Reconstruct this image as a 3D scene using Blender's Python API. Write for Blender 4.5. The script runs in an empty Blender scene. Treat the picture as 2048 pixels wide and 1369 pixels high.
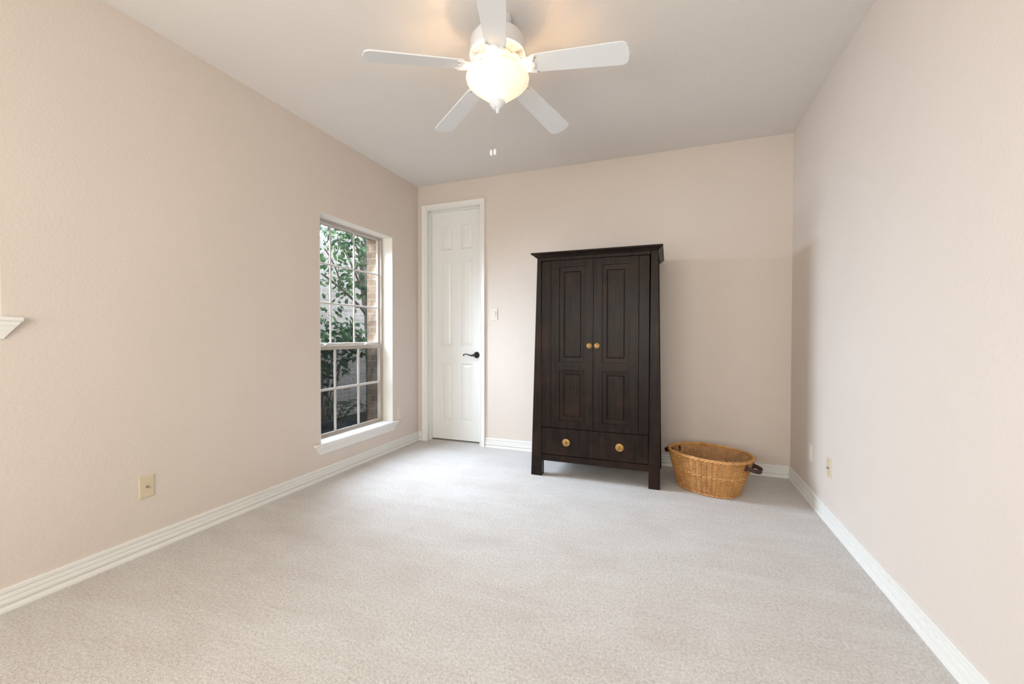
import bpy, bmesh, math, random
from mathutils import Vector, Matrix, noise
random.seed(7)
PI = math.pi
sc = bpy.context.scene
C = sc.collection

# ------------------------------------------------------------------ room measures
H = 2.74
L, R, D = -2.548, 0.911, 3.88          # left wall, right wall, back wall
FRONT = -1.15                          # wall behind the camera
CAM = Vector((0, 0, 1.1352))

# ------------------------------------------------------------------ camera
F_PX, YAW, PITCH, ROLL = 833.7433, 0.36, -0.0147, 0.001
fw = Vector((-math.sin(YAW)*math.cos(PITCH), math.cos(YAW)*math.cos(PITCH), math.sin(PITCH)))
rt = Vector((math.cos(YAW), math.sin(YAW), 0))
up = rt.cross(fw)
rt2 = rt*math.cos(ROLL) + up*math.sin(ROLL)
up2 = -rt*math.sin(ROLL) + up*math.cos(ROLL)
cam_d = bpy.data.cameras.new('camera'); cam = bpy.data.objects.new('camera', cam_d); C.objects.link(cam)
cam_d.sensor_fit = 'HORIZONTAL'; cam_d.sensor_width = 36.0; cam_d.lens = F_PX*36.0/2048.0
cam_d.clip_start = 0.02
m = Matrix((rt2, up2, -fw)).transposed().to_4x4(); m.translation = CAM
cam.matrix_world = m
sc.camera = cam

# ------------------------------------------------------------------ view, world, daylight
sc.view_settings.view_transform = 'Standard'; sc.view_settings.look = 'None'
sc.view_settings.gamma = 1.0; sc.view_settings.use_curve_mapping = False
sc.view_settings.exposure = 0.04
wd = bpy.data.worlds.new('sky'); sc.world = wd; wd.use_nodes = True
bg = wd.node_tree.nodes['Background']
bg.inputs[0].default_value = (0.90, 0.95, 1.0, 1); bg.inputs[1].default_value = 1.5

def area(name, loc, target, sx, sy, power, col, spread=180):
    d = bpy.data.lights.new(name, 'AREA'); d.shape = 'RECTANGLE'; d.size = sx; d.size_y = sy
    d.energy = power; d.color = col; d.spread = math.radians(spread)
    o = bpy.data.objects.new(name, d); C.objects.link(o); o.location = loc
    v = Vector(target)-Vector(loc); o.rotation_euler = v.to_track_quat('-Z', 'Y').to_euler()
    return o
# daylight of the side yard entering by the windows of the left wall
for k in range(5):                                    # skylight reaching the panes, in five level bands
    zc = 0.50 + 0.34*k
    area('daylight_window_low', (-2.785, 2.965, zc), (-0.785, 2.965, zc-1.05), 0.78, 0.20, (4.2, 6, 9.5, 12, 13)[k], (0.78, 0.92, 1.12), 106)
area('daylight_window_sky', (-3.60, 3.00, 2.85), (-1.2, 2.75, 0.9), 1.7, 0.9, 30, (0.84, 0.94, 1.06))
area('daylight_high_window', (-2.95, 0.22, 1.70), (-1.0, 0.22, 1.30), 1.3, 0.95, 24, (0.95, 0.98, 1.02), 150)
area('yard_fill_light', (-3.15, 3.6, 3.15), (-4.72, 4.7, 1.2), 2.4, 0.5, 52, (0.86, 0.95, 1.05))  # added lamp above the yard, brightens the neighbour's brick wall
# fill lamp outside the added, unseen window behind the camera
area('rear_fill_light', ((-2.1+0.35)/2, FRONT-0.20, 1.35), (-0.87, 1.0, 1.35), 2.4, 1.5, 74, (1.0, 0.925, 0.82))

# ------------------------------------------------------------------ helpers
ORG = {}
def link(name, bm, mat, parent=None, smooth=False):
    bmesh.ops.recalc_face_normals(bm, faces=bm.faces[:])
    off = ORG.get(parent.name, Vector()) if parent else Vector()
    if off.length: bmesh.ops.translate(bm, verts=bm.verts[:], vec=-off)
    me = bpy.data.meshes.new(name); bm.to_mesh(me); bm.free()
    if smooth:
        for p in me.polygons: p.use_smooth = True
    if mat: me.materials.append(mat)
    o = bpy.data.objects.new(name, me); C.objects.link(o)
    if parent: o.parent = parent
    ORG[o.name] = off.copy()
    return o
def smooth_angle(o, deg=40):
    me = o.data
    for p in me.polygons: p.use_smooth = True
    bm = bmesh.new(); bm.from_mesh(me)
    for e in bm.edges:
        if len(e.link_faces) == 2 and e.calc_face_angle(0) > math.radians(deg): e.smooth = False
    bm.to_mesh(me); bm.free()
    return o
def tag(o, label, cat, group=None):
    o['label'] = label; o['category'] = cat
    if group: o['group'] = group
    return o
def struct(o):
    o['kind'] = 'structure'; return o
def empty(name, loc):
    o = bpy.data.objects.new(name, None); C.objects.link(o); o.location = loc
    o.empty_display_size = 0.05
    ORG[o.name] = Vector(loc); return o
def hexa(bm, c, bev=0.0, seg=1):
    """c: 8 corners, bottom ring then top ring"""
    v = [bm.verts.new(p) for p in c]
    fs = [bm.faces.new([v[i] for i in f]) for f in ((3,2,1,0),(4,5,6,7),(0,1,5,4),(1,2,6,5),(2,3,7,6),(3,0,4,7))]
    if bev > 0:
        es = list({e for f in fs for e in f.edges})
        bmesh.ops.bevel(bm, geom=es, offset=bev, segments=seg, profile=0.5, affect='EDGES')
def box(bm, x0, x1, y0, y1, z0, z1, bev=0.0, seg=1):
    hexa(bm, [(x0,y0,z0),(x1,y0,z0),(x1,y1,z0),(x0,y1,z0),(x0,y0,z1),(x1,y0,z1),(x1,y1,z1),(x0,y1,z1)], bev, seg)
def lathe(bm, prof, seg=32, center=(0,0,0), cap=True, axis='Z'):
    rings = []
    for r, z in prof:
        ring = []
        for k in range(seg):
            a = 2*PI*k/seg
            p = (r*math.cos(a), r*math.sin(a), z)
            if axis == 'Y': p = (r*math.cos(a), z, r*math.sin(a))
            if axis == 'X': p = (z, r*math.cos(a), r*math.sin(a))
            ring.append(bm.verts.new(Vector(p)+Vector(center)))
        rings.append(ring)
    for a, b in zip(rings, rings[1:]):
        for k in range(seg): bm.faces.new((a[k], a[(k+1)%seg], b[(k+1)%seg], b[k]))
    if cap:
        bm.faces.new(rings[0]); bm.faces.new(rings[-1])
def tube(bm, pts, rad, seg=8, closed=False, cap=True):
    pts = [Vector(p) for p in pts]; n = len(pts)
    rads = rad if isinstance(rad, (list, tuple)) else [rad]*n
    tan = []
    for i in range(n):
        a = pts[(i-1) % n] if (closed or i > 0) else pts[0]
        b = pts[(i+1) % n] if (closed or i < n-1) else pts[-1]
        tan.append((b-a).normalized())
    ref = Vector((0,0,1)) if abs(tan[0].z) < 0.9 else Vector((1,0,0))
    u = tan[0].cross(ref).normalized(); rings = []
    for i in range(n):
        u = (u - tan[i]*u.dot(tan[i]))
        u = u.normalized() if u.length > 1e-6 else tan[i].orthogonal().normalized()
        w = tan[i].cross(u)
        rings.append([bm.verts.new(pts[i]+(u*math.cos(2*PI*k/seg)+w*math.sin(2*PI*k/seg))*rads[i]) for k in range(seg)])
    m_ = n if closed else n-1
    for i in range(m_):
        a, b = rings[i], rings[(i+1) % n]
        for k in range(seg): bm.faces.new((a[k], a[(k+1)%seg], b[(k+1)%seg], b[k]))
    if cap and not closed:
        bm.faces.new(rings[0]); bm.faces.new(rings[-1])
def sweep(bm, prof, path, closed_prof=True):
    """prof: list of (a,b); path: list of functions (a,b)->point ; joins the profile at each station"""
    rings = [[bm.verts.new(f(a, b)) for a, b in prof] for f in path]
    n = len(prof)
    for A, B in zip(rings, rings[1:]):
        for k in range(n if closed_prof else n-1):
            bm.faces.new((A[k], A[(k+1)%n], B[(k+1)%n], B[k]))
    if closed_prof:
        bm.faces.new(rings[0]); bm.faces.new(rings[-1])
def panel_face(bm, x0, x1, z0, z1, yf, yb, holes, loops):
    """slab in XZ whose front (at yf, facing -Y) has stepped panels; holes: (hx0,hx1,hz0,hz1)"""
    xs = sorted({x0, x1, *[h[0] for h in holes], *[h[1] for h in holes]})
    zs = sorted({z0, z1, *[h[2] for h in holes], *[h[3] for h in holes]})
    vc = {}
    def V(x, y, z):
        k = (round(x,5), round(y,5), round(z,5))
        if k not in vc: vc[k] = bm.verts.new((x,y,z))
        return vc[k]
    for a, b in zip(xs, xs[1:]):
        for c, d in zip(zs, zs[1:]):
            mx, mz = (a+b)/2, (c+d)/2
            if any(h[0] < mx < h[1] and h[2] < mz < h[3] for h in holes): continue
            bm.faces.new((V(a,yf,c), V(b,yf,c), V(b,yf,d), V(a,yf,d)))
    for h in holes:
        hxs = [x for x in xs if h[0] <= x <= h[1]]; hzs = [z for z in zs if h[2] <= z <= h[3]]
        prev = None
        for ins, dep in loops:
            q = [(h[0]+ins, h[2]+ins), (h[1]-ins, h[2]+ins), (h[1]-ins, h[3]-ins), (h[0]+ins, h[3]-ins)]
            ring = [bm.verts.new((x, yf+dep, z)) for x, z in q]
            if prev:
                for k in range(4): bm.faces.new((prev[k], prev[(k+1)%4], ring[(k+1)%4], ring[k]))
            prev = ring
        bm.faces.new(prev)
    b = [bm.verts.new(p) for p in ((x0,yf,z0),(x1,yf,z0),(x1,yf,z1),(x0,yf,z1),(x0,yb,z0),(x1,yb,z0),(x1,yb,z1),(x0,yb,z1))]
    for f in ((0,1,5,4),(1,2,6,5),(2,3,7,6),(3,0,4,7),(4,5,6,7)): bm.faces.new([b[i] for i in f])

# ------------------------------------------------------------------ materials
def new_mat(name):
    m = bpy.data.materials.new(name); m.use_nodes = True
    nt = m.node_tree; return m, nt, nt.nodes['Principled BSDF']
def nd(nt, t, **kw):
    n = nt.nodes.new(t)
    for k, v in kw.items():
        if k in n.inputs.keys(): n.inputs[k].default_value = v
        else: setattr(n, k, v)
    return n
def plain(name, col, rough=0.5, metal=0.0, bump=0.0, bscale=200.0, var=0.0, vscale=6.0, spec=0.5):
    m, nt, b = new_mat(name)
    b.inputs['Roughness'].default_value = rough; b.inputs['Metallic'].default_value = metal
    b.inputs['Specular IOR Level'].default_value = spec
    tc = nd(nt, 'ShaderNodeTexCoord')
    n = nd(nt, 'ShaderNodeTexNoise', Scale=vscale, Detail=4.0)
    nt.links.new(tc.outputs['Object'], n.inputs['Vector'])
    r = nd(nt, 'ShaderNodeValToRGB')
    lo = [c*(1-var) for c in col]; hi = [min(1, c*(1+var)) for c in col]
    r.color_ramp.elements[0].position = .3; r.color_ramp.elements[1].position = .7
    r.color_ramp.elements[0].color = (*lo, 1); r.color_ramp.elements[1].color = (*hi, 1)
    nt.links.new(n.outputs[0], r.inputs[0]); nt.links.new(r.outputs[0], b.inputs['Base Color'])
    if bump > 0:
        n2 = nd(nt, 'ShaderNodeTexNoise', Scale=bscale, Detail=3.0)
        nt.links.new(tc.outputs['Object'], n2.inputs['Vector'])
        bp = nd(nt, 'ShaderNodeBump', Strength=1.0, Distance=bump)
        nt.links.new(n2.outputs[0], bp.inputs['Height']); nt.links.new(bp.outputs[0], b.inputs['Normal'])
    return m

WALL = plain('wall_paint', (0.705, 0.622, 0.560), 0.75, bump=0.0016, bscale=75, var=0.012, vscale=2, spec=.3)
CEIL = plain('ceiling_paint', (0.77, 0.735, 0.705), 0.85, bump=0.0012, bscale=85, var=0.01, vscale=2, spec=.2)
TRIM = plain('white_trim_paint', (0.82, 0.81, 0.78), 0.35, var=0.01)
REVEAL = plain('window_return_paint', (0.80, 0.75, 0.68), 0.6, var=0.01)
DOORW = plain('white_door_paint', (0.83, 0.825, 0.80), 0.32, var=0.008, bump=0.0003, bscale=60)
VINYL = plain('almond_window_frame', (0.44, 0.38, 0.325), 0.4, var=0.02)
MUNT = plain('window_bar_white', (0.62, 0.57, 0.53), 0.4, var=0.02)
IVORY = plain('ivory_plastic', (0.66, 0.56, 0.40), 0.35, var=0.02)
WHITEPL = plain('white_plastic', (0.72, 0.66, 0.58), 0.35, var=0.02)
BRONZE = plain('dark_bronze', (0.035, 0.030, 0.027), 0.38, metal=0.75, var=0.3, vscale=40)
FANW = plain('white_fan_enamel', (0.77, 0.785, 0.81), 0.35, var=0.01)
SCREW = plain('screw_metal', (0.35, 0.33, 0.30), 0.4, metal=0.8)
BRASS = plain('aged_brass', (0.42, 0.25, 0.09), 0.42, metal=0.9, var=0.35, vscale=60, bump=0.0012, bscale=160)
BRASSD = plain('dark_brass_recess', (0.10, 0.06, 0.025), 0.5, metal=0.7, var=0.3, vscale=60)
LEATHER = plain('brown_leather', (0.045, 0.017, 0.013), 0.5, var=0.25, vscale=30, bump=0.0006, bscale=180)
DARK = plain('dark_void', (0.02, 0.016, 0.012), 0.9)
CHAIN = plain('pull_chain_metal', (0.55, 0.50, 0.42), 0.35, metal=0.7)

def carpet_mat():
    m, nt, b = new_mat('cream_cut_pile_carpet')
    b.inputs['Roughness'].default_value = 0.95; b.inputs['Specular IOR Level'].default_value = 0.1
    b.inputs['Sheen Weight'].default_value = 0.25; b.inputs['Sheen Roughness'].default_value = 0.6
    tc = nd(nt, 'ShaderNodeTexCoord')
    big = nd(nt, 'ShaderNodeTexNoise', Scale=3.2, Detail=5.0, Roughness=0.6, Distortion=0.6)
    mid = nd(nt, 'ShaderNodeTexNoise', Scale=85.0, Detail=3.0, Roughness=0.7)
    fine = nd(nt, 'ShaderNodeTexNoise', Scale=230.0, Detail=2.0, Roughness=0.7)
    for n in (big, mid, fine): nt.links.new(tc.outputs['Object'], n.inputs['Vector'])
    mp = nd(nt, 'ShaderNodeMapping'); mp.inputs['Rotation'].default_value = (0, 0, math.radians(38)); mp.inputs['Scale'].default_value = (1.1, 4.5, 1)
    nt.links.new(tc.outputs['Object'], mp.inputs[0])
    stk = nd(nt, 'ShaderNodeTexNoise', Scale=1.9, Detail=6.0, Roughness=0.62, Distortion=0.5); nt.links.new(mp.outputs[0], stk.inputs['Vector'])
    bs = nd(nt, 'ShaderNodeMix', data_type='FLOAT'); bs.inputs[0].default_value = 0.55
    nt.links.new(big.outputs[0], bs.inputs[2]); nt.links.new(stk.outputs[0], bs.inputs[3])
    r1 = nd(nt, 'ShaderNodeValToRGB')
    r1.color_ramp.elements[0].position = .36; r1.color_ramp.elements[1].position = .60
    r1.color_ramp.elements[0].color = (0.685, 0.625, 0.59, 1); r1.color_ramp.elements[1].color = (0.77, 0.735, 0.705, 1)
    nt.links.new(bs.outputs[0], r1.inputs[0])
    r2 = nd(nt, 'ShaderNodeValToRGB')
    r2.color_ramp.elements[0].position = .30; r2.color_ramp.elements[1].position = .62
    r2.color_ramp.elements[0].color = (0.52, 0.50, 0.48, 1); r2.color_ramp.elements[1].color = (1, 1, 1, 1)
    nt.links.new(mid.outputs[0], r2.inputs[0])
    mx = nd(nt, 'ShaderNodeMix', data_type='RGBA', blend_type='MULTIPLY'); mx.inputs[0].default_value = 0.6
    nt.links.new(r1.outputs[0], mx.inputs[6]); nt.links.new(r2.outputs[0], mx.inputs[7])
    nt.links.new(mx.outputs[2], b.inputs['Base Color'])
    ad = nd(nt, 'ShaderNodeMath', operation='ADD')
    nt.links.new(mid.outputs[0], ad.inputs[0]); nt.links.new(fine.outputs[0], ad.inputs[1])
    bp = nd(nt, 'ShaderNodeBump', Strength=0.75, Distance=0.007)
    nt.links.new(ad.outputs[0], bp.inputs['Height']); nt.links.new(bp.outputs[0], b.inputs['Normal'])
    return m
CARPET = carpet_mat()

def wood_mat():
    m, nt, b = new_mat('worn_espresso_wood')
    tc = nd(nt, 'ShaderNodeTexCoord')
    mp = nd(nt, 'ShaderNodeMapping'); mp.inputs['Scale'].default_value = (22, 22, 1.6)
    nt.links.new(tc.outputs['Object'], mp.inputs[0])
    g = nd(nt, 'ShaderNodeTexNoise', Scale=2.2, Detail=8.0, Roughness=0.65, Distortion=0.4)
    nt.links.new(mp.outputs[0], g.inputs['Vector'])
    w = nd(nt, 'ShaderNodeTexNoise', Scale=3.4, Detail=5.0, Roughness=0.6)
    nt.links.new(tc.outputs['Object'], w.inputs['Vector'])
    r1 = nd(nt, 'ShaderNodeValToRGB')
    r1.color_ramp.elements[0].position = .35; r1.color_ramp.elements[1].position = .75
    r1.color_ramp.elements[0].color = (0.008, 0.0055, 0.005, 1); r1.color_ramp.elements[1].color = (0.026, 0.015, 0.011, 1)
    nt.links.new(g.outputs[0], r1.inputs[0])
    r2 = nd(nt, 'ShaderNodeValToRGB')
    r2.color_ramp.elements[0].position = .50; r2.color_ramp.elements[1].position = .75
    r2.color_ramp.elements[0].color = (0, 0, 0, 1); r2.color_ramp.elements[1].color = (1, 1, 1, 1)
    nt.links.new(w.outputs[0], r2.inputs[0])
    mx = nd(nt, 'ShaderNodeMix', data_type='RGBA'); mx.inputs[7].default_value = (0.044, 0.021, 0.012, 1)
    mul = nd(nt, 'ShaderNodeMath', operation='MULTIPLY'); mul.inputs[1].default_value = 0.75
    nt.links.new(r2.outputs[0], mul.inputs[0]); nt.links.new(mul.outputs[0], mx.inputs[0])
    nt.links.new(r1.outputs[0], mx.inputs[6])
    nt.links.new(mx.outputs[2], b.inputs['Base Color'])
    rr = nd(nt, 'ShaderNodeMapRange'); rr.inputs[3].default_value = 0.24; rr.inputs[4].default_value = 0.46; b.inputs['Specular IOR Level'].default_value = 0.15
    nt.links.new(w.outputs[0], rr.inputs[0]); nt.links.new(rr.outputs[0], b.inputs['Roughness'])
    bp = nd(nt, 'ShaderNodeBump', Strength=0.5, Distance=0.0006)
    nt.links.new(g.outputs[0], bp.inputs['Height']); nt.links.new(bp.outputs[0], b.inputs['Normal'])
    return m
WOOD = wood_mat()

def wicker_mat():
    m, nt, b = new_mat('honey_willow')
    tc = nd(nt, 'ShaderNodeTexCoord')
    n1 = nd(nt, 'ShaderNodeTexNoise', Scale=26.0, Detail=4.0)
    n2 = nd(nt, 'ShaderNodeTexNoise', Scale=5.0, Detail=2.0)
    for n in (n1, n2): nt.links.new(tc.outputs['Object'], n.inputs['Vector'])
    ad = nd(nt, 'ShaderNodeMath', operation='ADD'); nt.links.new(n1.outputs[0], ad.inputs[0]); nt.links.new(n2.outputs[0], ad.inputs[1])
    hf = nd(nt, 'ShaderNodeMath', operation='MULTIPLY'); hf.inputs[1].default_value = .5; nt.links.new(ad.outputs[0], hf.inputs[0])
    r = nd(nt, 'ShaderNodeValToRGB')
    r.color_ramp.elements[0].position = .32; r.color_ramp.elements[1].position = .68
    r.color_ramp.elements[0].color = (0.42, 0.185, 0.055, 1); r.color_ramp.elements[1].color = (0.74, 0.41, 0.15, 1)
    nt.links.new(hf.outputs[0], r.inputs[0]); nt.links.new(r.outputs[0], b.inputs['Base Color'])
    b.inputs['Roughness'].default_value = 0.42
    return m
WICKER = wicker_mat()

def brick_mat(name, c1, c2, mortar, axis='YZ', scale=1.0):
    m, nt, b = new_mat(name)
    b.inputs['Roughness'].default_value = 0.9
    tc = nd(nt, 'ShaderNodeTexCoord'); sp = nd(nt, 'ShaderNodeSeparateXYZ'); cb = nd(nt, 'ShaderNodeCombineXYZ')
    nt.links.new(tc.outputs['Object'], sp.inputs[0])
    nt.links.new(sp.outputs['Y' if axis == 'YZ' else 'X'], cb.inputs[0]); nt.links.new(sp.outputs['Z'], cb.inputs[1])
    br = nd(nt, 'ShaderNodeTexBrick')
    br.inputs['Scale'].default_value = scale; br.inputs['Brick Width'].default_value = 0.20; br.inputs['Row Height'].default_value = 0.068
    br.inputs['Mortar Size'].default_value = 0.006; br.inputs['Color1'].default_value = (*c1, 1); br.inputs['Color2'].default_value = (*c2, 1)
    br.inputs['Mortar'].default_value = (*mortar, 1); br.inputs['Bias'].default_value = 0.0
    nt.links.new(cb.outputs[0], br.inputs['Vector'])
    n = nd(nt, 'ShaderNodeTexNoise', Scale=14.0, Detail=5.0); nt.links.new(tc.outputs['Object'], n.inputs['Vector'])
    mx = nd(nt, 'ShaderNodeMix', data_type='RGBA', blend_type='OVERLAY'); mx.inputs[0].default_value = .6
    nt.links.new(br.outputs['Color'], mx.inputs[6]); nt.links.new(n.outputs[0], mx.inputs[7])
    nt.links.new(mx.outputs[2], b.inputs['Base Color'])
    bp = nd(nt, 'ShaderNodeBump', Strength=0.8, Distance=0.012, invert=True)
    nt.links.new(br.outputs['Fac'], bp.inputs['Height']); nt.links.new(bp.outputs[0], b.inputs['Normal'])
    return m
BRICK = brick_mat('pale_brick', (0.66, 0.63, 0.61), (0.50, 0.46, 0.45), (0.78, 0.77, 0.77))
BRICKX = brick_mat('tan_brick', (0.46, 0.33, 0.235), (0.32, 0.22, 0.155), (0.46, 0.40, 0.335), axis='XZ')

def leaf_mat(name, c1, c2):
    m, nt, b = new_mat(name)
    tc = nd(nt, 'ShaderNodeTexCoord'); n = nd(nt, 'ShaderNodeTexNoise', Scale=9.0, Detail=3.0)
    nt.links.new(tc.outputs['Object'], n.inputs['Vector'])
    r = nd(nt, 'ShaderNodeValToRGB'); r.color_ramp.elements[0].position = .35; r.color_ramp.elements[1].position = .65
    r.color_ramp.elements[0].color = (*c1, 1); r.color_ramp.elements[1].color = (*c2, 1)
    nt.links.new(n.outputs[0], r.inputs[0]); nt.links.new(r.outputs[0], b.inputs['Base Color'])
    b.inputs['Roughness'].default_value = 0.4
    tr = nd(nt, 'ShaderNodeBsdfTranslucent'); nt.links.new(r.outputs[0], tr.inputs[0])
    mx = nd(nt, 'ShaderNodeMixShader'); mx.inputs[0].default_value = 0.35
    out = nt.nodes['Material Output']
    nt.links.new(b.outputs[0], mx.inputs[1]); nt.links.new(tr.outputs[0], mx.inputs[2]); nt.links.new(mx.outputs[0], out.inputs[0])
    return m
LEAF = leaf_mat('tree_leaf', (0.045, 0.095, 0.065), (0.15, 0.27, 0.11))
LEAFD = leaf_mat('shrub_leaf', (0.02, 0.06, 0.035), (0.07, 0.16, 0.07))
FERN = leaf_mat('fern_leaf', (0.03, 0.07, 0.03), (0.07, 0.13, 0.05))
BARK = plain('grey_bark', (0.22, 0.20, 0.18), 0.9, var=0.35, vscale=25, bump=0.004, bscale=60)
MULCH = plain('dark_mulch', (0.035, 0.030, 0.028), 0.95, var=0.5, vscale=20, bump=0.02, bscale=30)
GLAZE = plain('dark_glazed_clay', (0.03, 0.035, 0.045), 0.15, var=0.2)

def glass_mat():
    m, nt, b = new_mat('window_glass'); nt.nodes.remove(b)
    out = nt.nodes['Material Output']
    t = nd(nt, 'ShaderNodeBsdfTransparent'); t.inputs[0].default_value = (0.97, 0.985, 0.98, 1)
    g = nd(nt, 'ShaderNodeBsdfGlossy', Roughness=0.0)
    lw = nd(nt, 'ShaderNodeLayerWeight', Blend=0.5)
    pw = nd(nt, 'ShaderNodeMath', operation='POWER'); pw.inputs[1].default_value = 5.0
    f = nd(nt, 'ShaderNodeMath', operation='MULTIPLY_ADD'); f.inputs[1].default_value = 0.35; f.inputs[2].default_value = 0.008
    nt.links.new(lw.outputs['Facing'], pw.inputs[0]); nt.links.new(pw.outputs[0], f.inputs[0])
    mx = nd(nt, 'ShaderNodeMixShader')
    nt.links.new(f.outputs[0], mx.inputs[0]); nt.links.new(t.outputs[0], mx.inputs[1]); nt.links.new(g.outputs[0], mx.inputs[2])
    nt.links.new(mx.outputs[0], out.inputs[0]); return m
GLASS = glass_mat()
def screen_mat():
    m, nt, b = new_mat('dark_insect_mesh')
    b.inputs['Base Color'].default_value = (0.012, 0.013, 0.015, 1); b.inputs['Roughness'].default_value = 0.9; b.inputs['Specular IOR Level'].default_value = 0.0
    tc = nd(nt, 'ShaderNodeTexCoord'); n = nd(nt, 'ShaderNodeTexNoise', Scale=5.0); nt.links.new(tc.outputs['Object'], n.inputs['Vector'])
    mr = nd(nt, 'ShaderNodeMapRange'); mr.inputs[3].default_value = 0.36; mr.inputs[4].default_value = 0.41
    nt.links.new(n.outputs[0], mr.inputs[0])
    t = nd(nt, 'ShaderNodeBsdfTransparent'); mx = nd(nt, 'ShaderNodeMixShader')
    nt.links.new(mr.outputs[0], mx.inputs[0]); nt.links.new(t.outputs[0], mx.inputs[1]); nt.links.new(b.outputs[0], mx.inputs[2])
    nt.links.new(mx.outputs[0], nt.nodes['Material Output'].inputs[0]); return m
SCREEN = screen_mat()
def bowl_mat():
    m, nt, b = new_mat('frosted_alabaster_glass'); out = nt.nodes['Material Output']
    tc = nd(nt, 'ShaderNodeTexCoord'); n = nd(nt, 'ShaderNodeTexNoise', Scale=9.0, Detail=4.0, Distortion=1.0)
    nt.links.new(tc.outputs['Object'], n.inputs['Vector'])
    r = nd(nt, 'ShaderNodeValToRGB'); r.color_ramp.elements[0].color = (0.93, 0.86, 0.74, 1); r.color_ramp.elements[1].color = (0.98, 0.94, 0.87, 1)
    nt.links.new(n.outputs[0], r.inputs[0])
    tr = nd(nt, 'ShaderNodeBsdfTranslucent'); nt.links.new(r.outputs[0], tr.inputs[0])
    b.inputs['Roughness'].default_value = 0.3; nt.links.new(r.outputs[0], b.inputs['Base Color'])
    mx = nd(nt, 'ShaderNodeMixShader'); mx.inputs[0].default_value = 0.10
    nt.links.new(b.outputs[0], mx.inputs[1]); nt.links.new(tr.outputs[0], mx.inputs[2])
    em = nd(nt, 'ShaderNodeEmission', Strength=0.36); em.inputs[0].default_value = (1.0, 0.84, 0.62, 1)
    ad = nd(nt, 'ShaderNodeAddShader'); nt.links.new(mx.outputs[0], ad.inputs[0]); nt.links.new(em.outputs[0], ad.inputs[1])
    nt.links.new(ad.outputs[0], out.inputs[0]); return m
BOWL = bowl_mat()

# ------------------------------------------------------------------ room shell
WT = 0.17                                             # wall thickness of the left wall
W1 = (2.515, 3.433, 0.285, 2.102)                     # window_1 opening  y0 y1 z0 z1
W2 = (-0.42, 0.858, 1.205, 2.105)                     # window_2 opening
W_FILL = (-2.1, 0.35, 0.55, 2.1)                          # fill_window opening added in the front wall for fill light (x0 x1 z0 z1)
DX0, DX1, DZ = -2.434, -1.806, 2.475                  # door opening

bm = bmesh.new(); box(bm, L-0.2, R+0.2, FRONT-0.2, D+0.35, -0.06, 0.0); struct(link('floor', bm, CARPET))
bm = bmesh.new(); box(bm, L-0.2, R+0.2, FRONT-0.2, D+0.35, H, H+0.1); struct(link('ceiling', bm, CEIL))
bm = bmesh.new()
def wall_yz(bm, x0, x1, ya, yb, za, zb, holes):
    ys = sorted({ya, yb, *[h[0] for h in holes], *[h[1] for h in holes]})
    for a, b in zip(ys, ys[1:]):
        hs = [h for h in holes if h[0] <= a and b <= h[1]]
        if not hs: box(bm, x0, x1, a, b, za, zb)
        else:
            h = hs[0]
            box(bm, x0, x1, a, b, za, h[2]); box(bm, x0, x1, a, b, h[3], zb)
wall_yz(bm, L-WT, L, FRONT-0.2, D+0.35, 0, H, [W1, W2]); struct(link('wall_left', bm, WALL))
bm = bmesh.new(); box(bm, R, R+0.15, FRONT-0.2, D+0.35, 0, H); struct(link('wall_right', bm, WALL))
bm = bmesh.new()
box(bm, L, DX0-0.02, D, D+0.15, 0, H); box(bm, DX1+0.02, R, D, D+0.15, 0, H); box(bm, DX0-0.02, DX1+0.02, D, D+0.15, DZ+0.02, H)
struct(link('wall_back', bm, WALL))
bm = bmesh.new()
box(bm, L, W_FILL[0], FRONT-0.15, FRONT, 0, H); box(bm, W_FILL[1], R, FRONT-0.15, FRONT, 0, H)
box(bm, W_FILL[0], W_FILL[1], FRONT-0.15, FRONT, 0, W_FILL[2]); box(bm, W_FILL[0], W_FILL[1], FRONT-0.15, FRONT, W_FILL[3], H)
struct(link('wall_front', bm, WALL))
# closet back panel behind the door, shade of the gap put into its colour
bm = bmesh.new(); box(bm, DX0-0.1, DX1+0.1, D+0.16, D+0.3, 0, H); struct(link('trim_1', bm, DARK))

# baseboards
BP = [(0,.0),(.017,.0),(.0175,.006),(.016,.013),(.0070,.019),(.0065,.024),(.0125,.030),(.0150,.036),(.0140,.046),(.0080,.0495),(.0080,.0540),
      (.0122,.057),(.0112,.067),(.0050,.0705),(.0050,.0760),(.0110,.0795),(.0112,.093),(.009,.097),(0,.097)]
def base(name, fns):
    bm = bmesh.new(); sweep(bm, BP, fns); struct(link(name, bm, TRIM))
CASL, CASR = DX0-0.064, DX1+0.058
base('baseboard_left', [lambda a,b: (L+a, FRONT+a, b), lambda a,b: (L+a, D-a, b)])
base('baseboard_back', [lambda a,b: (CASR, D-a, b), lambda a,b: (R-a, D-a, b)])
base('baseboard_right', [lambda a,b: (R-a, D-a, b), lambda a,b: (R-a, FRONT+a, b)])
base('baseboard_front', [lambda a,b: (L+a, FRONT+a, b), lambda a,b: (R-a, FRONT+a, b)])
bm = bmesh.new(); sweep(bm, BP, [lambda a,b: (L+a*.9, D-a, b), lambda a,b: (CASL, D-a, b)]); struct(link('trim_2', bm, TRIM))

# ------------------------------------------------------------------ door_1
door = struct(empty('door_1', ((DX0+DX1)/2, D, 0)))
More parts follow.
